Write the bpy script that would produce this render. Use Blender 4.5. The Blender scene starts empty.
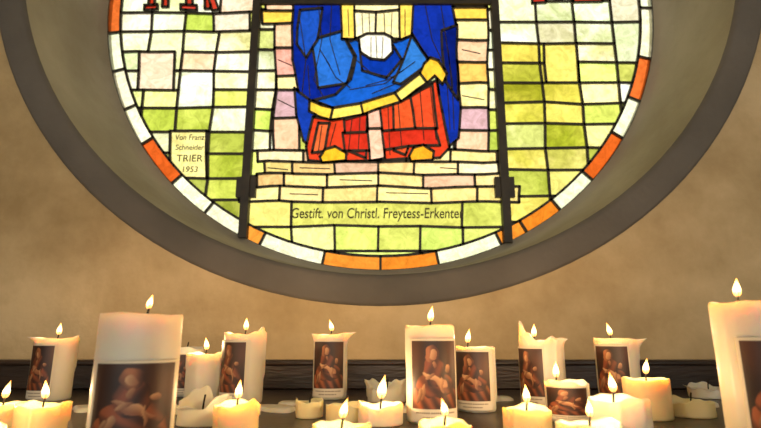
import bpy, math, random
from mathutils import Vector, noise as mnoise
from mathutils.geometry import delaunay_2d_cdt
rnd = random.Random(7)
scene = bpy.context.scene
scene.view_settings.view_transform = 'Standard'

# ------------------------------------------------------------ dimensions (metres)
SHELF_Z = 0.95
CAM_Z = 1.05
PITCH = math.radians(13.1)
WALL_Y = 1.05      # room face of window wall
GLASS_Y = 1.35     # plane of the glass
WIN_Z = 2.012      # centre of round window
R_GLASS, R_LIP, R_BAND = 0.80, 0.843, 0.9045

def lin(c):
    return tuple(((v/255)/12.92 if v/255 <= .04045 else ((v/255+.055)/1.055)**2.4) for v in c)

# ------------------------------------------------------------ helpers
def link(o, parent=None):
    scene.collection.objects.link(o)
    if parent: o.parent = parent
    return o
def mesh_obj(name, verts, faces, mat=None, parent=None, smooth=False):
    me = bpy.data.meshes.new(name); me.from_pydata(verts, [], faces); me.update()
    if smooth: me.polygons.foreach_set('use_smooth', [True]*len(me.polygons))
    o = bpy.data.objects.new(name, me)
    if mat: me.materials.append(mat)
    return link(o, parent)
def box_geo(V, F, x0, x1, y0, y1, z0, z1):
    b = len(V)
    V += [(x0,y0,z0),(x1,y0,z0),(x1,y1,z0),(x0,y1,z0),(x0,y0,z1),(x1,y0,z1),(x1,y1,z1),(x0,y1,z1)]
    F += [(b,b+3,b+2,b+1),(b+4,b+5,b+6,b+7),(b,b+1,b+5,b+4),(b+1,b+2,b+6,b+5),(b+2,b+3,b+7,b+6),(b+3,b,b+4,b+7)]
def new_mat(name):
    m = bpy.data.materials.new(name); m.use_nodes = True
    nt = m.node_tree
    return m, nt, nt.nodes, nt.links, nt.nodes.get('Principled BSDF')
def noise_mat(name, c1, c2, scale=4, rough=.8, bump=.1, bscale=60, detail=6, stretch=None, stain=None):
    m, nt, N, L, P = new_mat(name)
    tc = N.new('ShaderNodeTexCoord'); src = tc.outputs['Object']
    if stretch:
        mp = N.new('ShaderNodeMapping'); mp.inputs['Scale'].default_value = stretch
        L.new(src, mp.inputs['Vector']); src = mp.outputs['Vector']
    n = N.new('ShaderNodeTexNoise'); n.inputs['Scale'].default_value = scale; n.inputs['Detail'].default_value = detail
    L.new(src, n.inputs['Vector'])
    r = N.new('ShaderNodeValToRGB'); r.color_ramp.elements[0].position = .32; r.color_ramp.elements[1].position = .68
    r.color_ramp.elements[0].color = (*lin(c1),1); r.color_ramp.elements[1].color = (*lin(c2),1)
    L.new(n.outputs['Fac'], r.inputs['Fac']); col = r.outputs['Color']
    if stain:   # soot / damp patches in the plaster
        n3 = N.new('ShaderNodeTexNoise'); n3.inputs['Scale'].default_value = 3.1; n3.inputs['Detail'].default_value = 8
        n3.inputs['Roughness'].default_value = .62
        L.new(src, n3.inputs['Vector'])
        r3 = N.new('ShaderNodeValToRGB'); r3.color_ramp.elements[0].position = .36; r3.color_ramp.elements[1].position = .58
        r3.color_ramp.elements[0].color = (*stain,1); r3.color_ramp.elements[1].color = (1,1,1,1)
        L.new(n3.outputs['Fac'], r3.inputs['Fac'])
        mx = N.new('ShaderNodeMix'); mx.data_type='RGBA'; mx.blend_type='MULTIPLY'; mx.inputs[0].default_value = 1
        L.new(col, mx.inputs[6]); L.new(r3.outputs['Color'], mx.inputs[7]); col = mx.outputs[2]
    L.new(col, P.inputs['Base Color'])
    P.inputs['Roughness'].default_value = rough
    n2 = N.new('ShaderNodeTexNoise'); n2.inputs['Scale'].default_value = bscale; n2.inputs['Detail'].default_value = 5
    L.new(src, n2.inputs['Vector'])
    b = N.new('ShaderNodeBump'); b.inputs['Strength'].default_value = bump; b.inputs['Distance'].default_value = .01
    L.new(n2.outputs['Fac'], b.inputs['Height']); L.new(b.outputs['Normal'], P.inputs['Normal'])
    return m

M_wall = noise_mat('plaster_wall', (188,164,120), (212,188,146), 2.2, .9, .3, 40, stain=(.66,.62,.54))
M_band = noise_mat('plaster_grey_band', (92,87,80), (112,106,98), 5, .85, .2, 50)
M_splay = noise_mat('plaster_splay', (162,154,136), (188,180,160), 3, .9, .25, 45, stain=(.82,.80,.76))
M_floor = noise_mat('stone_floor', (90,80,70), (120,110,98), 3, .6, .1)
M_ceil = noise_mat('ceiling_plaster', (200,190,170), (215,205,185), 3, .9, .1)
M_wood = noise_mat('dark_wood', (30,22,17), (56,40,29), 5, .35, .15, 30, stretch=(1,9,9))
M_lead = noise_mat('lead', (40,34,26), (62,54,40), 20, .6, .1)
M_paint = noise_mat('vitreous_paint', (40,34,22), (60,50,32), 20, .7, 0)
M_ink = noise_mat('inscription_paint', (78,74,40), (104,96,56), 20, .7, 0)
M_wick = noise_mat('burnt_wick', (18,14,10), (40,30,22), 60, .9, 0)

def wax_mat(name, col, sss=.6):
    m, nt, N, L, P = new_mat(name)
    n = N.new('ShaderNodeTexNoise'); n.inputs['Scale'].default_value = 22; n.inputs['Detail'].default_value = 4
    tc = N.new('ShaderNodeTexCoord'); L.new(tc.outputs['Object'], n.inputs['Vector'])
    r = N.new('ShaderNodeValToRGB')
    r.color_ramp.elements[0].color = (*[v*.86 for v in lin(col)],1); r.color_ramp.elements[1].color = (*lin(col),1)
    L.new(n.outputs['Fac'], r.inputs['Fac']); L.new(r.outputs['Color'], P.inputs['Base Color'])
    P.inputs['Roughness'].default_value = .38
    P.inputs['Subsurface Weight'].default_value = sss
    P.inputs['Subsurface Radius'].default_value = (1.0,.55,.25)
    P.inputs['Subsurface Scale'].default_value = .024
    b = N.new('ShaderNodeBump'); b.inputs['Strength'].default_value = .12; b.inputs['Distance'].default_value = .004
    L.new(n.outputs['Fac'], b.inputs['Height']); L.new(b.outputs['Normal'], P.inputs['Normal'])
    return m
M_waxw = wax_mat('wax_white', (232,222,200))
M_waxc = wax_mat('wax_cream', (236,214,160))

def flame_mat():
    m, nt, N, L, P = new_mat('candle_flame'); N.remove(P)
    out = N.get('Material Output')
    tc = N.new('ShaderNodeTexCoord'); sp = N.new('ShaderNodeSeparateXYZ'); L.new(tc.outputs['Generated'], sp.inputs[0])
    r = N.new('ShaderNodeValToRGB'); e = r.color_ramp.elements
    e[0].position = 0; e[0].color = (.25,.10,.03,1)
    e[1].position = 1; e[1].color = (1.0,.34,.04,1)
    for p,c in ((.22,(1,.45,.08,1)),(.45,(1,.76,.36,1)),(.75,(1,.60,.16,1))):
        k = e.new(p); k.color = c
    L.new(sp.outputs['Z'], r.inputs['Fac'])
    em = N.new('ShaderNodeEmission'); em.inputs['Strength'].default_value = 3.0; L.new(r.outputs['Color'], em.inputs['Color'])
    tr = N.new('ShaderNodeBsdfTransparent'); ad = N.new('ShaderNodeAddShader')
    L.new(em.outputs[0], ad.inputs[0]); L.new(tr.outputs[0], ad.inputs[1]); L.new(ad.outputs[0], out.inputs['Surface'])
    return m
M_flame = flame_mat()

def glass_mat():
    # cathedral glass: colour per pane, streaks and bubbles; attribute alpha = how much of the painted-in foliage green shows
    m, nt, N, L, P = new_mat('stained_glass'); N.remove(P)
    out = N.get('Material Output')
    at = N.new('ShaderNodeAttribute'); at.attribute_name = 'Col'
    tc = N.new('ShaderNodeTexCoord')
    def nz(scale,det,p0,p1,c0,c1,rough=.5,dist=0):
        n = N.new('ShaderNodeTexNoise'); n.inputs['Scale'].default_value = scale; n.inputs['Detail'].default_value = det
        n.inputs['Roughness'].default_value = rough; n.inputs['Distortion'].default_value = dist
        L.new(tc.outputs['Object'], n.inputs['Vector'])
        r = N.new('ShaderNodeValToRGB'); r.color_ramp.elements[0].position=p0; r.color_ramp.elements[1].position=p1
        r.color_ramp.elements[0].color = (*c0,1); r.color_ramp.elements[1].color = (*c1,1)
        L.new(n.outputs['Fac'], r.inputs['Fac']); return r.outputs['Color']
    def mul(a,b,fac=None):
        mx = N.new('ShaderNodeMix'); mx.data_type='RGBA'; mx.blend_type='MULTIPLY'; mx.inputs[0].default_value = 1
        if fac is not None: L.new(fac, mx.inputs[0])
        L.new(a, mx.inputs[6]); L.new(b, mx.inputs[7]); return mx.outputs[2]
    fine = nz(30,7,.34,.60,(.66,.65,.58),(1,1,1),.7,1.2)
    big = nz(5.5,4,.42,.58,(.56,.62,.30),(1,1,1),.6,.6)  # dim green of foliage behind the panes, painted into the glass colour
    col = mul(at.outputs['Color'], fine); col = mul(col, big, at.outputs['Alpha'])
    t = N.new('ShaderNodeBsdfTransparent'); tl = N.new('ShaderNodeBsdfTranslucent'); ms = N.new('ShaderNodeMixShader')
    ms.inputs[0].default_value = .2
    L.new(col, t.inputs['Color']); L.new(col, tl.inputs['Color'])
    L.new(t.outputs[0], ms.inputs[1]); L.new(tl.outputs[0], ms.inputs[2])
    L.new(ms.outputs[0], out.inputs['Surface'])
    return m
M_glass = glass_mat()

def attr_mat(name, rough):
    m, nt, N, L, P = new_mat(name)
    at = N.new('ShaderNodeAttribute'); at.attribute_name = 'Col'
    L.new(at.outputs['Color'], P.inputs['Base Color']); P.inputs['Roughness'].default_value = rough
    return m
M_label = attr_mat('printed_label', .5)

# ------------------------------------------------------------ room shell
RX, ZT, YB = 2.4, 3.5, -3.9
N = 128
V=[];F=[]
def ring(R, y): return [(R*math.cos(2*math.pi*i/N), y, WIN_Z+R*math.sin(2*math.pi*i/N)) for i in range(N)]
outer=[]
for i in range(N):
    a=2*math.pi*i/N; c,s=math.cos(a),math.sin(a)
    t=min(RX/abs(c) if abs(c)>1e-6 else 1e9, ((ZT-WIN_Z) if s>0 else WIN_Z)/abs(s) if abs(s)>1e-6 else 1e9)
    outer.append((t*c, WALL_Y, WIN_Z+t*s))
V = outer + ring(R_BAND, WALL_Y)
for i in range(N):
    j=(i+1)%N; F.append((i,j,N+j,N+i))
corners=[(RX,ZT),(-RX,ZT),(-RX,0),(RX,0)]
for cx,cz in corners:   # fill the corner triangles of the rectangle
    a=math.atan2(cz-WIN_Z,cx)%(2*math.pi); i=int(a/(2*math.pi)*N)
    V.append((cx,WALL_Y,cz)); F.append((i,(i+1)%N,len(V)-1))
mesh_obj('wall_back', V, [f[::-1] for f in F], M_wall)
# window surround: raised grey band and the splayed reveal
def loft(name, prof, mat):
    V=[];F=[]
    for R,y in prof: V+=ring(R,y)
    for k in range(len(prof)-1):
        for i in range(N):
            j=(i+1)%N; F.append((k*N+i,(k+1)*N+i,(k+1)*N+j,k*N+j))
    return mesh_obj(name,V,F,mat,smooth=True)
loft('trim_1', [(R_BAND+.003,WALL_Y+.004),(R_BAND,WALL_Y-.005),(R_BAND-.006,WALL_Y-.008),(R_LIP+.012,WALL_Y-.008),(R_LIP+.003,WALL_Y-.004),(R_LIP,WALL_Y+.004)], M_band)
loft('trim_2', [(R_LIP,WALL_Y+.004),(R_LIP-.004,WALL_Y+.03),(R_GLASS+.012,GLASS_Y-.01),(R_GLASS-.002,GLASS_Y-.004),(R_GLASS-.002,GLASS_Y+.02)], M_splay)
def slab(name,a,mat):
    V=[];F=[]; box_geo(V,F,*a); return mesh_obj(name,V,F,mat)
slab('floor',(-RX,RX,YB,WALL_Y,-.1,0),M_floor)
slab('ceiling',(-RX,RX,YB,WALL_Y,ZT,ZT+.1),M_ceil)
slab('wall_left',(-RX-.1,-RX,YB,WALL_Y,0,ZT),M_wall)
slab('wall_right',(RX,RX+.1,YB,WALL_Y,0,ZT),M_wall)

# ------------------------------------------------------------ candle shelf
V=[];F=[]
box_geo(V,F,-1.35,1.35,.27,WALL_Y-.001,SHELF_Z-.035,SHELF_Z)
box_geo(V,F,-1.35,1.35,WALL_Y-.022,WALL_Y-.002,SHELF_Z,SHELF_Z+.052)
box_geo(V,F,-1.35,1.35,WALL_Y-.030,WALL_Y-.002,SHELF_Z+.044,SHELF_Z+.054)
box_geo(V,F,-1.30,1.30,.30,.32,SHELF_Z-.12,SHELF_Z-.035)
for x in (-1.28,1.21):
    for y in (.30,.95): box_geo(V,F,x,x+.07,y,y+.07,0,SHELF_Z-.035)
sh = mesh_obj('candle_shelf',V,F,M_wood)
bv=sh.modifiers.new('bevel','BEVEL'); bv.width=.003; bv.segments=2

# ------------------------------------------------------------ stained glass window
win = link(bpy.data.objects.new('window_1', None)); win.location=(0,GLASS_Y,WIN_Z); win.empty_display_size=.2
F_PX=520.0; SP,CP=math.sin(PITCH),math.cos(PITCH)
def rowz(v):  # height on the glass plane (relative to the window centre)
    k=(214-v)/F_PX; return (CP*k+SP)/(CP-SP*k)*GLASS_Y + CAM_Z - WIN_Z
def T(u,v):   # survey measurement -> metric window coordinates
    z=rowz(v); dep=CP*GLASS_Y+SP*(z+WIN_Z-CAM_Z)
    return ((u-380.5)/F_PX*dep, z)
polys=[]  # (pts,color,mottle)
def add(pts,col,mot=.0): polys.append((pts,col,mot))
def P(pts,col,mot=.0): add([T(*p) for p in pts],col,mot)
def jit(c,a=12):
    k=rnd.uniform(-a*1.4,a*.8); return tuple(max(0,min(255,v+k+rnd.uniform(-a*.5,a*.5))) for v in c)
whites=[(250,250,222),(255,250,212),(240,244,204),(250,244,206),(246,248,232),(228,232,200)]
pinks=[(246,222,196),(240,214,190)]
greens=[(230,236,132),(204,216,100),(248,246,172),(214,226,114),(238,240,152),(184,196,92)]
olive=[(238,220,110),(216,204,84),(244,226,124),(226,212,94),(202,196,80),(234,218,132)]
def cells(xs,zs,pal):
    for a,b in zip(xs[:-1],xs[1:]):
        i=0
        while i<len(zs)-1:
            st=2 if (rnd.random()<.10 and i<len(zs)-2) else 1
            z1,z0=zs[i],zs[i+st]
            add([(a,z0),(b,z0),(b,z1),(a,z1)], jit(pal((a+b)/2,(z0+z1)/2)), rnd.uniform(.35,.95))
            i+=st
def up(z,step=.062):
    o=[]; 
    while z<.86: z+=step; o.append(z)
    return o[::-1]
def palL(x,z):
    if z<rowz(98) : return rnd.choice(greens if rnd.random()<.75 else whites)
    if rnd.random()<.15: return rnd.choice(greens)
    return rnd.choice(pinks) if rnd.random()<.08 else rnd.choice(whites)
def palR(x,z):
    if z>rowz(44): return rnd.choice(whites)
    if x>.60: return rnd.choice(whites+greens)
    return rnd.choice(olive if rnd.random()<.85 else greens)
zl=[rowz(v) for v in (13,32,52,71,90,108,132,153,178,200,224,250,275)]
cells([-.86,-.765,-.667,-.569,-.4705,-.3606], up(zl[0])+zl, palL)
zr=[rowz(v) for v in (2,22,43,63,83,103,124,148,170,196,222,248,275)]
cells([.333,.455,.566,.673,.765,.86], up(zr[0])+zr, palR)
# individual panes that stand out
P([(139,52),(175,52),(174,90),(138,90)],(236,212,190),.15)
P([(170,131),(208,131),(206,178),(170,178)],(236,224,150),.1)
P([(543,43),(577,43),(580,83),(545,83)],(234,216,112),.2)
P([(213,13),(250,13),(249,32),(213,32)],(232,218,200),.2)
zc=[rowz(v) for v in (10,30,50,70,90,110,130,150,176,202)]
cells([-.3606,-.30,-.235,0,.2,.28,.333], up(zc[0])+zc, lambda x,z: rnd.choice(whites+greens[:2]))
# inscription rows below the steps
for xs,v0,v1,pal in (([246,292,462,507],202,227,[(224,226,122),(216,222,112),(230,228,130)]),
                     ([246,292,335,378,420,463,510],227,251,[(202,218,112),(236,228,154),(222,232,118),(244,244,188)]),
                     ([246,335,420,510],251,275,[(222,234,140)])):
    for a,b in zip(xs[:-1],xs[1:]): P([(a,v0),(b,v0),(b,v1),(a,v1)], jit(rnd.choice(pal)),.35)
# throne
cream=(250,228,162); pk=(236,192,160); lil=(204,164,174); gold=(246,200,82); amb=(240,184,94)
def blocks(xl,xr,vs,cols):
    for i,(a,b) in enumerate(zip(vs[:-1],vs[1:])):
        P([(xl,a),(xr,a),(xr,b),(xl,b)], jit(cols[i%len(cols)],5))
blocks(275,299,[24,48,76,90,118,150],[pk,(224,164,146),cream,lil,pk])
blocks(455,488,[20,40,62,84,108,130,150],[cream,pk,amb,cream,lil,pk])
P([(262,11),(297,11),(297,24),(262,24)],gold); P([(453,8),(488,8),(488,20),(453,20)],gold)
P([(266,0),(297,0),(297,11),(266,11)],pk); P([(455,-4),(486,-4),(486,8),(455,8)],cream)
def brick(xs,v0,v1):
    for a,b in zip(xs[:-1],xs[1:]): P([(a,v0),(b,v0),(b,v1),(a,v1)], jit(rnd.choice([cream,(242,214,142),(230,194,134),(218,182,150),(248,234,184)]),8))
brick([258,303,345,405,450,497],150,162)
brick([265,292,334,378,414,458,498],162,174)
brick([256,284,326,378,424,474,502],174,187)
brick([240,280,322,377,432,476,520],187,202)
# robe of the seated figure
P([(294,0),(345,0),(342,28),(358,58),(352,95),(314,106),(300,98),(292,60)],(10,34,136))
P([(294,88),(314,104),(314,124),(312,148),(303,140),(296,115)],(20,56,164))
P([(405,0),(453,0),(457,60),(461,108),(458,138),(447,148),(443,118),(436,75),(412,36)],(16,44,154))
P([(440,30),(456,25),(457,60),(459,100),(444,80)],(8,24,106))
P([(342,28),(360,42),(395,42),(412,34),(428,58),(424,72),(395,92),(362,104),(334,110),(312,101),(335,95),(352,80),(356,58)],(22,86,190))
P([(312,40),(342,30),(354,58),(348,84),(318,88)],(38,102,198))
P([(360,46),(392,46),(400,60),(385,78),(362,72)],(10,50,158))
P([(412,36),(432,64),(424,68),(400,84),(392,82),(402,60)],(46,114,200))
P([(300,10),(322,8),(318,40),(306,58),(297,45)],(26,74,178))
# red skirt
P([(312,118),(332,121),(368,113),(404,98),(436,80),(443,112),(449,148),(440,158),(340,162),(308,160),(306,146)],(212,62,32))
P([(318,124),(330,124),(326,150),(312,152)],(224,102,54))
P([(344,120),(368,114),(366,158),(350,150)],(188,42,28))
P([(368,113),(380,109),(384,158),(370,161)],(236,180,160))
P([(392,104),(410,96),(416,128),(404,156),(392,150)],(222,86,42))
P([(410,96),(432,84),(438,128),(424,140),(415,128)],(216,74,38))
P([(344,132),(436,128),(440,146),(346,150)],(196,46,28))
P([(368,128),(381,128),(384,158),(370,161)],(242,194,170))
# gold hem
P([(309,100),(320,106),(332,109),(330,121),(318,118),(308,112)],(238,196,66))
P([(332,109),(362,104),(364,115),(330,121)],(246,218,98))
P([(362,104),(394,92),(400,101),(364,115)],(238,196,66))
P([(394,92),(420,74),(427,83),(400,101)],(246,222,112))
P([(420,74),(424,64),(430,57),(438,60),(446,74),(442,84),(434,76),(427,83)],(238,186,54))
# shoes
P([(320,156),(326,148),(337,145),(347,152),(346,161),(322,162)],(244,186,44))
P([(408,157),(413,149),(424,146),(434,152),(433,160),(410,162)],(236,162,38))
# white tunic and hands
P([(341,-6),(414,-6),(412,36),(400,41),(388,37),(362,37),(352,41),(342,38)],(252,236,176))
P([(341,-6),(355,-6),(356,40),(342,38)],(244,208,90))
P([(399,-6),(414,-6),(412,36),(399,41)],(244,208,90))
P([(355,11),(376,12),(376,37),(356,39)],(252,240,196)); P([(376,12),(399,11),(399,40),(376,37)],(246,230,174))
P([(360,38),(368,34),(384,34),(391,38),(391,52),(383,60),(370,60),(361,54)],(250,246,230))
# upper body, head and halo (above the photograph's frame)
add([(-.26,.0),(-.25,.10),(-.19,.24),(-.08,.32),(.08,.32),(.18,.24),(.23,.10),(.22,.0)],(20,54,165))
add([(-.10,-.01),(-.09,.16),(-.05,.28),(.05,.28),(.08,.16),(.09,-.01)],(250,236,200))
def ell(cx,cz,a,b,col,n=24): add([(cx+a*math.cos(2*math.pi*i/n),cz+b*math.sin(2*math.pi*i/n)) for i in range(n)],col)
ell(0,.42,.17,.17,(244,206,96)); ell(0,.42,.135,.135,(222,90,50)); ell(0,.40,.10,.125,(24,64,176)); ell(0,.40,.064,.088,(244,214,184))
# ruby glass lettering set into the upper background
ruby=(184,56,38)
def bar(u0,u1,v0,v1): P([(u0,v0),(u1,v0),(u1,v1),(u0,v1)],jit(ruby,10),0)
for u in (149,163,186,204): bar(u,u+6,-30,8)
bar(145,158,5,10); bar(181,196,5,10); bar(176,202,-32,-26)
P([(204,-14),(210,-14),(219,9),(212,10)],ruby)
for u in (536,556,578,596): bar(u,u+6,-34,1)
bar(532,546,-2,3); bar(574,602,-2,3)
# border ring of the roundel
def seg(a0,a1,col):
    n=max(2,int(abs(a1-a0)/2.5)); o=[];i=[]
    for k in range(n+1):
        a=math.radians(a0+(a1-a0)*k/n)
        o.append((-R_GLASS*math.sin(a),-R_GLASS*math.cos(a))); i.append((-.761*math.sin(a),-.761*math.cos(a)))
    add(o+i[::-1],col,.15)
orange=(214,102,40); orange2=(228,138,48); bw=(240,242,214)
marks=[(-180,-170,0),(-170,-160,1),(-160,-140,0),(-140,-130,1),(-130,-110,0),(-110,-101,1),(-101,-88,0),(-88,-76,0),(-76,-66,1),(-66,-57,0),(-57,-46,1),(-46,-37,0),(-37,-29,1),(-29,-23.5,1),
 (-23.5,-11,0),(-11,0,1),(0,11,1),(11,23.5,0),(23.5,28,1),(28,36,0),(36,45,0),(45,55.5,1),(55.5,64,0),(64,73,0),(73,82,0),(82,95,1),(95,108,0),(108,118,1),(118,140,0),(140,150,1),(150,170,0),(170,180,1)]
for a,b,k in marks: seg(a,b,jit((orange2 if abs(a+b)/2<35 else orange) if k else bw,8))
# planar arrangement: cut every piece against the pieces laid over it
verts=[];faces=[]
for pts,_,_ in polys:
    b=len(verts); verts+=[Vector(p) for p in pts]
    ar=sum(pts[i][0]*pts[(i+1)%len(pts)][1]-pts[(i+1)%len(pts)][0]*pts[i][1] for i in range(len(pts)))
    idx=list(range(b,b+len(pts)))
    faces.append(idx if ar>0 else idx[::-1])
ov,oe,of,_,_,_ = delaunay_2d_cdt(verts,[],faces,0,1e-5,True)
bbs=[(min(p[0] for p in q),max(p[0] for p in q),min(p[1] for p in q),max(p[1] for p in q)) for q,_,_ in polys]
def inside(q,x,z):
    r=False; j=len(q)-1
    for i in range(len(q)):
        if (q[i][1]>z)!=(q[j][1]>z) and x<(q[j][0]-q[i][0])*(z-q[i][1])/(q[j][1]-q[i][1])+q[i][0]: r=not r
        j=i
    return r
top=[]
for f in of:
    cx=sum(ov[i][0] for i in f)/len(f); cz=sum(ov[i][1] for i in f)/len(f)
    t=-1
    if cx*cx+cz*cz < R_GLASS**2:
        for k in range(len(polys)-1,-1,-1):
            b=bbs[k]
            if b[0]<=cx<=b[1] and b[2]<=cz<=b[3] and inside(polys[k][0],cx,cz): t=k;break
    top.append(t)
# hand-cut irregularity: nudge the joints a few millimetres (smoothly, so nothing folds over)
def nudge(p):
    r=math.hypot(p[0],p[1]); k=max(0,min(1,(.755-r)/.05))*.008
    q=mnoise.noise_vector(Vector((p[0]*9,p[1]*9,1.7)))
    return Vector((p[0]+q.x*k,p[1]+q.y*k))
ov=[nudge(p) for p in ov]
gv=[(v[0],0,v[1]) for v in ov]
gf=[f for f,t in zip(of,top) if t>=0]; gt=[t for t in top if t>=0]
g=mesh_obj('glass_panes',gv,gf,M_glass,win)
ca=g.data.color_attributes.new('Col','FLOAT_COLOR','CORNER')
for p,t in zip(g.data.polygons,gt):
    c=(*lin(polys[t][1]),polys[t][2])
    for l in p.loop_indices: ca.data[l].color=c
em={}
for f,t in zip(of,top):
    for i in range(len(f)):
        e=tuple(sorted((f[i],f[(i+1)%len(f)]))); em.setdefault(e,[]).append(t)
V=[];F=[]
def strip(V,F,a,b,w,y0,y1):
    dx,dz=b[0]-a[0],b[1]-a[1]; l=math.hypot(dx,dz)
    if l<1e-6: return
    dx/=l;dz/=l; nx,nz=-dz*w/2,dx*w/2; ex,ez=dx*w*.3,dz*w*.3
    q=[(a[0]-ex+nx,a[1]-ez+nz),(a[0]-ex-nx,a[1]-ez-nz),(b[0]+ex-nx,b[1]+ez-nz),(b[0]+ex+nx,b[1]+ez+nz)]
    s=len(V); V+=[(p[0],y0,p[1]) for p in q]+[(p[0],y1,p[1]) for p in q]
    F+=[(s,s+1,s+2,s+3),(s+7,s+6,s+5,s+4)]+[(s+i,s+4+i,s+4+(i+1)%4,s+(i+1)%4) for i in range(4)]
for (a,b),ts in em.items():
    if len(ts)==2 and ts[0]!=ts[1] and max(ts)>=0:
        strip(V,F,ov[a],ov[b],.0066,-.004,.004)
mesh_obj('lead_cames',V,F,M_lead,win)
# iron saddle bars and frame
V=[];F=[]
for x in (-.3606,.333):
    zz=math.sqrt(R_GLASS**2-x*x)
    box_geo(V,F,x-.011,x+.011,-.018,.006,-zz,zz)
    zb,zt=rowz(198),rowz(178)
    box_geo(V,F,x-.026,x+.026,-.012,.004,zb,zt)
z=rowz(4); box_geo(V,F,-.3606,.333,-.014,-.004,z-.008,z+.008)
mesh_obj('iron_bars',V,F,M_lead,win)
# painted fold lines
V=[];F=[]
lines=[[(300,20),(306,60),(302,95)],[(318,0),(322,40),(314,80),(325,100)],[(332,0),(330,40),(340,75)],[(356,60),(372,74),(396,78)],[(350,90),(385,84),(415,62)],
 [(425,5),(432,40),(446,70),(450,130)],[(440,0),(446,40),(452,80),(454,130)],[(322,126),(318,155)],[(336,124),(330,146)],[(352,120),(348,155)],[(360,118),(358,156)],
 [(388,108),(390,155)],[(398,102),(402,150)],[(420,92),(424,140)],[(430,86),(436,140)],[(362,14),(363,34)],[(369,14),(370,34)],[(384,14),(385,34)],[(392,14),(391,36)],[(348,10),(349,36)],[(405,10),(405,36)],
 [(371,38),(371,58)],[(376,37),(377,59)],[(383,38),(382,58)],[(278,60),(292,66)],[(278,100),(294,108)],[(462,50),(480,54)],[(462,96),(484,100)],[(268,168),(288,170)],[(300,168),(330,169)],[(340,180),(372,181)],[(440,168),(456,169)],[(386,193),(428,194)],[(290,194),(318,195)],
 [(326,60),(336,78),(350,88)],[(320,50),(330,66)],[(366,86),(388,80),(404,70)],[(372,94),(396,84)],[(418,46),(428,62)],[(308,66),(310,96)],[(448,50),(452,90)]]
for ln in lines:
    for a,b in zip(ln[:-1],ln[1:]): strip(V,F,T(*a),T(*b),.0026,-.0030,-.0012)
mesh_obj('painted_folds',V,F,M_paint,win)
def text(s,u,v,size,mat,name,bold=0,sx=1,shear=0):
    c=bpy.data.curves.new(name,'FONT'); c.body=s; c.size=size; c.extrude=.0008; c.offset=bold; c.align_x='CENTER'; c.align_y='CENTER'; c.shear=shear
    o=bpy.data.objects.new(name,c); c.materials.append(mat); link(o,win)
    x,z=T(u,v); o.location=(x,-.0035,z); o.rotation_euler=(math.radians(90),0,0); o.scale=(sx,1,1); return o
text('Gestift. von Christl. Freytess-Erkenter',377,214,.040,M_ink,'donor_inscription',sx=.74,shear=.1,bold=.0004)
text('Von Franz',190,138,.023,M_ink,'maker_inscription_a',sx=.85,shear=.1); text('Schneider',190,148,.022,M_ink,'maker_inscription_b',sx=.9,shear=.1)
text('TRIER',190,159,.028,M_ink,'maker_inscription_c'); text('1953',190,170,.023,M_ink,'maker_inscription_d',shear=.1)

# ------------------------------------------------------------ candles
def lab_color(s,t,seed):
    # s,t in 0..1 ; printed devotional picture (Pieta): a hooded, dark-robed mother, head bowed, with the pale body across her lap
    if t<.15:
        if (.12<s<.88 and .095<t<.115) or (.25<s<.75 and .045<t<.062):
            return (120,108,92) if math.sin(s*160+seed)>-.4 else (226,214,190)
        return (236,226,204)
    if s<.05 or s>.95 or t>.97: return (234,220,192)
    t=(t-.15)/.825
    def mix(a,b,k): k=max(0,min(1,k)); return tuple(p*(1-k)+q*k for p,q in zip(a,b))
    wob=.012*math.sin(t*31+seed)+.010*math.sin(s*27+seed)
    def put(c,cx,cy,a,b,lite,dark,rot=0,fold=0,fa=0,pw=2):
        dx,dy=s-cx+wob,t-cy+wob; q,w=math.cos(rot),math.sin(rot); X=(dx*q+dy*w)/a; Y=(-dx*w+dy*q)/b
        d=abs(X)**pw+abs(Y)**pw
        if d<1:
            sh=X*.35-Y*.35+.5
            if fold: sh+=.38*math.sin((s*math.cos(fa)+t*math.sin(fa))*fold+seed+3*math.sin(t*4))
            return mix(mix(lite,dark,sh+max(0,d-.7)*1.2),c,(d-.9)*10)
        return c
    c=mix((44,26,20),(86,50,36),.5+.5*math.sin(s*7+seed)*math.cos(t*6+seed))
    c=put(c,.50,.12,.46,.26,(176,94,54),(62,34,24),0,30,.25,3)     # skirt folds falling to the ground
    c=put(c,.50,.34,.36,.18,(166,86,50),(66,36,26),0,26,.9,2.5)    # knees
    c=put(c,.48,.56,.20,.24,(150,78,48),(56,30,22),.08,24,-.2)     # mantle over the shoulders
    c=put(c,.45,.80,.125,.145,(184,112,68),(76,42,28),.25,26,.6)    # hood
    c=put(c,.465,.785,.062,.082,(230,178,124),(150,92,58),.3)      # bowed face
    c=put(c,.47,.63,.035,.06,(196,138,90),(120,70,44))             # throat
    c=put(c,.50,.425,.26,.055,(228,174,122),(150,92,60),-.42,16,1) # torso across the lap
    c=put(c,.73,.575,.058,.055,(218,162,112),(106,62,40),-.3)       # head laid back
    c=put(c,.62,.34,.028,.13,(218,162,112),(130,80,52),.12)        # hanging arm
    c=put(c,.27,.24,.045,.13,(222,166,114),(130,80,52),-.28)       # legs
    c=put(c,.20,.20,.035,.12,(204,150,102),(110,66,44),-.28)
    c=put(c,.40,.47,.10,.030,(214,158,108),(130,78,50),.5)         # mother's hand
    return c
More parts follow.
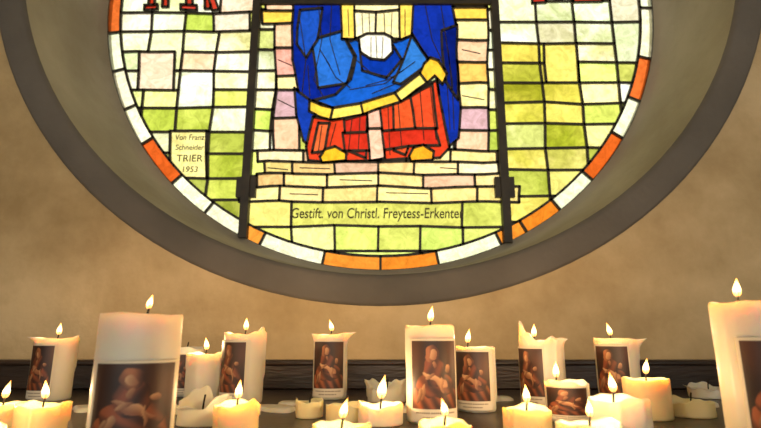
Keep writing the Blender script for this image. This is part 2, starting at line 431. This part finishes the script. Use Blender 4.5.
def make_candle(name,x,y,h,d,flame=.019,label=None,melt=.0018,seed=1,cream=False,flange=(),pool=.006,wick=(0,0),lit=True,power=.21,dripa=.0022):
    r=d/2; rr=random.Random(seed); S=80
    ph=[rr.uniform(0,6.28) for _ in range(5)]
    drips=[(rr.uniform(0,6.28),rr.uniform(.25,.95)*h,rr.uniform(.05,.11)) for _ in range(rr.randint(4,6))]
    f0=math.atan2(-y,-x)
    def rz(a): return melt*(math.sin(2*a+ph[0])+.6*math.sin(3*a+ph[1])+.4*math.sin(7*a+ph[2]))
    def adiff(a,b): return abs((a-b+math.pi)%(2*math.pi)-math.pi)
    if label: drips=[q for q in drips if adiff(q[0],f0+math.radians(label[0]))>math.radians(label[1])+.15]
    def fl(a):
        o=u=0
        for da,w,out,upz in flange:
            k=math.exp(-(adiff(a,f0+math.radians(da))/math.radians(w))**2*1.5)
            k*=.8+.35*math.sin(9*a+ph[3]); o+=out*k; u+=upz*k
        return o,u
    prof=[(.0,.965,0),(.03,1,0),(.12,1,0),(.22,1,0),(.32,1,0),(.42,1,0),(.52,1,0),(.62,1,0),(.72,1,0),(.80,1,.0),(.88,1,.12),(.94,1,.45),(.98,1.0,.85)]
    V=[];F=[]
    for zf,rf,k in prof:
        for i in range(S):
            a=2*math.pi*i/S; o,u=fl(a); b=0
            if zf>0:
                for da,dl,dw in drips:
                    b+=dripa*math.exp(-(adiff(a,da)/dw)**2)*max(0,min(1,(zf*h-(h-dl))/(.06*h)+1))
            R=r*rf+b+o*k*.8+melt*.25*math.sin(5*a+ph[4])*zf
            V.append((R*math.cos(a),R*math.sin(a),zf*h+k*(rz(a)+u*.7)))
    top_=[(1.0,.985,1,0),(1.0,.90,1,.0),(.2,.84,.6,.45),(0,.66,.1,.95),(0,.35,0,1.0)]
    for one,rf,k,dp in top_:
        for i in range(S):
            a=2*math.pi*i/S; o,u=fl(a)
            R=r*rf+o*one
            V.append((R*math.cos(a),R*math.sin(a),h+k*(rz(a)+u)-dp*pool-(0.0006 if rf==.90 else 0)))
    nr=len(prof)+len(top_)
    for q in range(nr-1):
        for i in range(S):
            j=(i+1)%S; F.append((q*S+i,q*S+j,(q+1)*S+j,(q+1)*S+i))
    V.append((0,0,h-pool)); c=len(V)-1
    for i in range(S): F.append(((nr-1)*S+i,(nr-1)*S+(i+1)%S,c))
    F.append(tuple(range(S-1,-1,-1)))
    o=mesh_obj(name,V,F,M_waxc if cream else M_waxw,None,True); o.location=(x,y,SHELF_Z+.0003)
    wx,wy=wick; hw=.011
    # wick
    WV=[];WF=[]; K=6
    for k in range(5):
        t=k/4; bx=wx+.002*t*t; zz=h-pool-.001+(hw+pool)*t
        for i in range(K):
            a=2*math.pi*i/K; WV.append((bx+.0011*math.cos(a),wy+.0011*math.sin(a),zz))
    for k in range(4):
        for i in range(K): WF.append((k*K+i,k*K+(i+1)%K,(k+1)*K+(i+1)%K,(k+1)*K+i))
    WF.append(tuple(4*K+i for i in range(K)))
    mesh_obj('wick',WV,WF,M_wick,o)
    if lit:
        FV=[];FF=[];K=16;pr=[(0,.12),(.06,.55),(.16,.86),(.30,1),(.45,.92),(.6,.70),(.75,.44),(.88,.2),(1,.02)]
        W=flame*.20; lean=rr.uniform(-.25,.25)*flame; zb=h+hw*.45
        for t,q in pr:
            for i in range(K):
                a=2*math.pi*i/K; FV.append((wx+.001+W*q*math.cos(a)+lean*t*t,wy+W*q*math.sin(a),zb+flame*t))
        for k in range(len(pr)-1):
            for i in range(K): FF.append((k*K+i,k*K+(i+1)%K,(k+1)*K+(i+1)%K,(k+1)*K+i))
        mesh_obj('flame',FV,FF,M_flame,o,True)
        ld=bpy.data.lights.new('flame_light','POINT'); ld.energy=power; ld.color=(1,.62,.30); ld.shadow_soft_size=.002
        lo=bpy.data.objects.new('flame_light',ld); link(lo,o); lo.location=(wx+.001,wy,zb+flame*.38)
    if label:
        off,half,z0,z1=label; A,B=80,110
        LV=[];LF=[];LC=[]
        for q in range(B+1):
            for p in range(A+1):
                s=p/A;t=q/B; a=f0+math.radians(off)+math.radians(half)*(2*s-1); R=r+.0022
                LV.append((R*math.cos(a),R*math.sin(a),z0+(z1-z0)*t)); LC.append(lab_color(s,t,seed))
        for q in range(B):
            for p in range(A):
                i=q*(A+1)+p; LF.append((i,i+1,i+A+2,i+A+1))
        lo=mesh_obj('picture_label',LV,LF,M_label,o,True)
        at=lo.data.color_attributes.new('Col','FLOAT_COLOR','POINT')
        for i,cc in enumerate(LC): at.data[i].color=(*lin([v*.95 for v in cc]),1)
        sm=lo.modifiers.new('thickness','SOLIDIFY'); sm.thickness=.0015; sm.offset=-1
    return o
PC='pillar_candle'; VC='votive_candle'; ST='melted_candle_stub'
C=make_candle
C(PC,-.5255,.87,.095,.060,label=(-42,42,.004,.086),seed=1,flange=((-75,35,.016,.002),(60,30,.004,.004)),melt=.001)
C(PC,-.218,.485,.118,.070,flame=.013,label=(0,60,.001,.079),seed=2,melt=.0006,wick=(.004,0),dripa=.001)
C(VC,-.419,.61,.026,.052,seed=3,cream=True)
C(VC,-.356,.58,.029,.050,seed=4,cream=True)
C(VC,-.364,.50,.018,.046,seed=5,cream=True)
C(PC,-.335,.93,.078,.055,label=(-25,50,.004,.070),seed=6,lit=False)
C(PC,-.273,.84,.072,.052,seed=7,cream=False)
C(PC,-.2106,.83,.102,.062,label=(-38,46,.004,.092),seed=8,flange=((50,30,.002,.010),(-60,25,.003,.002)),wick=(0,0))
C(ST,-.2067,.64,.022,.056,seed=9,lit=False,melt=.006,pool=.014,flange=((-60,35,.014,.008),(60,40,.008,.006),(180,50,.004,.012)))
C(VC,-.1495,.572,.030,.046,seed=10,cream=True,flange=((40,30,.003,.005),))
C(PC,-.0825,.89,.101,.056,label=(-8,56,.004,.092),seed=11,flange=((70,34,.014,.003),(-70,25,.006,.002)),melt=.0008)
C(ST,.010,.85,.024,.060,seed=12,lit=False,melt=.005,pool=.012,flange=((30,40,.008,.006),(-120,40,.008,.006)))
C(VC,.000,.64,.022,.052,flame=.027,seed=13,melt=.002)
C(VC,-.089,.69,.020,.034,seed=14,cream=True,lit=False)
C(VC,-.042,.667,.018,.048,seed=15,cream=True,lit=False,dripa=.001)
C(VC,-.0337,.48,.024,.050,seed=16,cream=True,flame=.017)
C(PC,.0612,.66,.111,.060,label=(10,58,.003,.096),seed=17,melt=.0008,dripa=.0014)
C(PC,.1313,.75,.084,.052,label=(-12,58,.003,.080),seed=18,melt=.0008,wick=(-.01,0))
C(VC,.0553,.48,.026,.046,seed=19,cream=True,flame=.015)
C(VC,.1537,.58,.025,.050,seed=20,cream=True)
C(PC,.239,.80,.092,.063,label=(-36,42,.003,.083),seed=21,flange=((-50,26,.003,.026),(30,30,.010,.010),(75,25,.013,.002)),melt=.003,wick=(-.01,0))
C(PC,.2267,.667,.044,.050,label=(0,62,.003,.040),seed=22,melt=.002,flange=((-50,30,.004,.003),),wick=(-.012,0))
C(PC,.360,.82,.094,.060,label=(-18,50,.004,.086),seed=23,flange=((75,30,.013,.002),(-60,25,.004,.003)),melt=.001,wick=(-.008,0))
C(PC,.2325,.534,.040,.055,seed=24,flame=.019,wick=(-.006,0))
C(PC,.3318,.68,.047,.053,seed=25,cream=True,melt=.001)
C(ST,.3953,.70,.018,.054,seed=26,cream=True,lit=False,melt=.003,pool=.008)
C(ST,.540,.90,.018,.060,seed=27,lit=False,melt=.004,pool=.010,flange=((30,40,.012,-.003),(-60,30,.010,0)))
C(VC,.1790,.475,.026,.052,seed=28,flame=.015)
C(PC,.352,.50,.130,.070,label=(24,50,.001,.098),seed=29,melt=.0012,flame=.018,wick=(-.013,0),dripa=.001)
# spilled wax on the shelf
V=[];F=[]
for (x,y,r) in [(-.144,.75,.03),(-.12,.80,.022),(-.17,.70,.02),(-.25,.72,.022),(.095,.83,.03),(.06,.80,.02),(.18,.86,.024),(.30,.74,.026),(.46,.80,.03),(.48,.72,.018),(.02,.74,.025),(-.40,.75,.022),(-.02,.56,.02),(.21,.60,.018),(.57,.83,.018)]:
    ph=[rnd.uniform(0,6.28) for _ in range(3)]; n=28; b=len(V)
    for rf,z in ((1,.0002),(.97,.0035),(.8,.006),(.5,.004)):
        for i in range(n):
            a=2*math.pi*i/n; R=r*rf*(1+.22*math.sin(2*a+ph[0])+.14*math.sin(3*a+ph[1])+.07*math.sin(6*a+ph[2]))
            V.append((x+R*math.cos(a),y+R*math.sin(a)*.8,SHELF_Z+z))
    for k in range(3):
        for i in range(n): F.append((b+k*n+i,b+k*n+(i+1)%n,b+(k+1)*n+(i+1)%n,b+(k+1)*n+i))
    F.append(tuple(b+3*n+i for i in range(n)))
mesh_obj('spilled_wax',V,F,M_waxw,None,True)

# ------------------------------------------------------------ light and camera
w=bpy.data.worlds.new('overcast_sky'); scene.world=w; w.use_nodes=True
bg=w.node_tree.nodes['Background']; bg.inputs['Color'].default_value=(1,.97,.88,1); bg.inputs['Strength'].default_value=1.8
cd=bpy.data.cameras.new('camera'); cam=bpy.data.objects.new('camera',cd); link(cam)
cd.sensor_width=36; cd.lens=F_PX/761*36; cd.clip_start=.02
cd.dof.use_dof=True; cd.dof.focus_distance=.78; cd.dof.aperture_fstop=7
cam.location=(0,0,CAM_Z); cam.rotation_euler=(math.radians(90)+PITCH,0,0)
scene.camera=cam
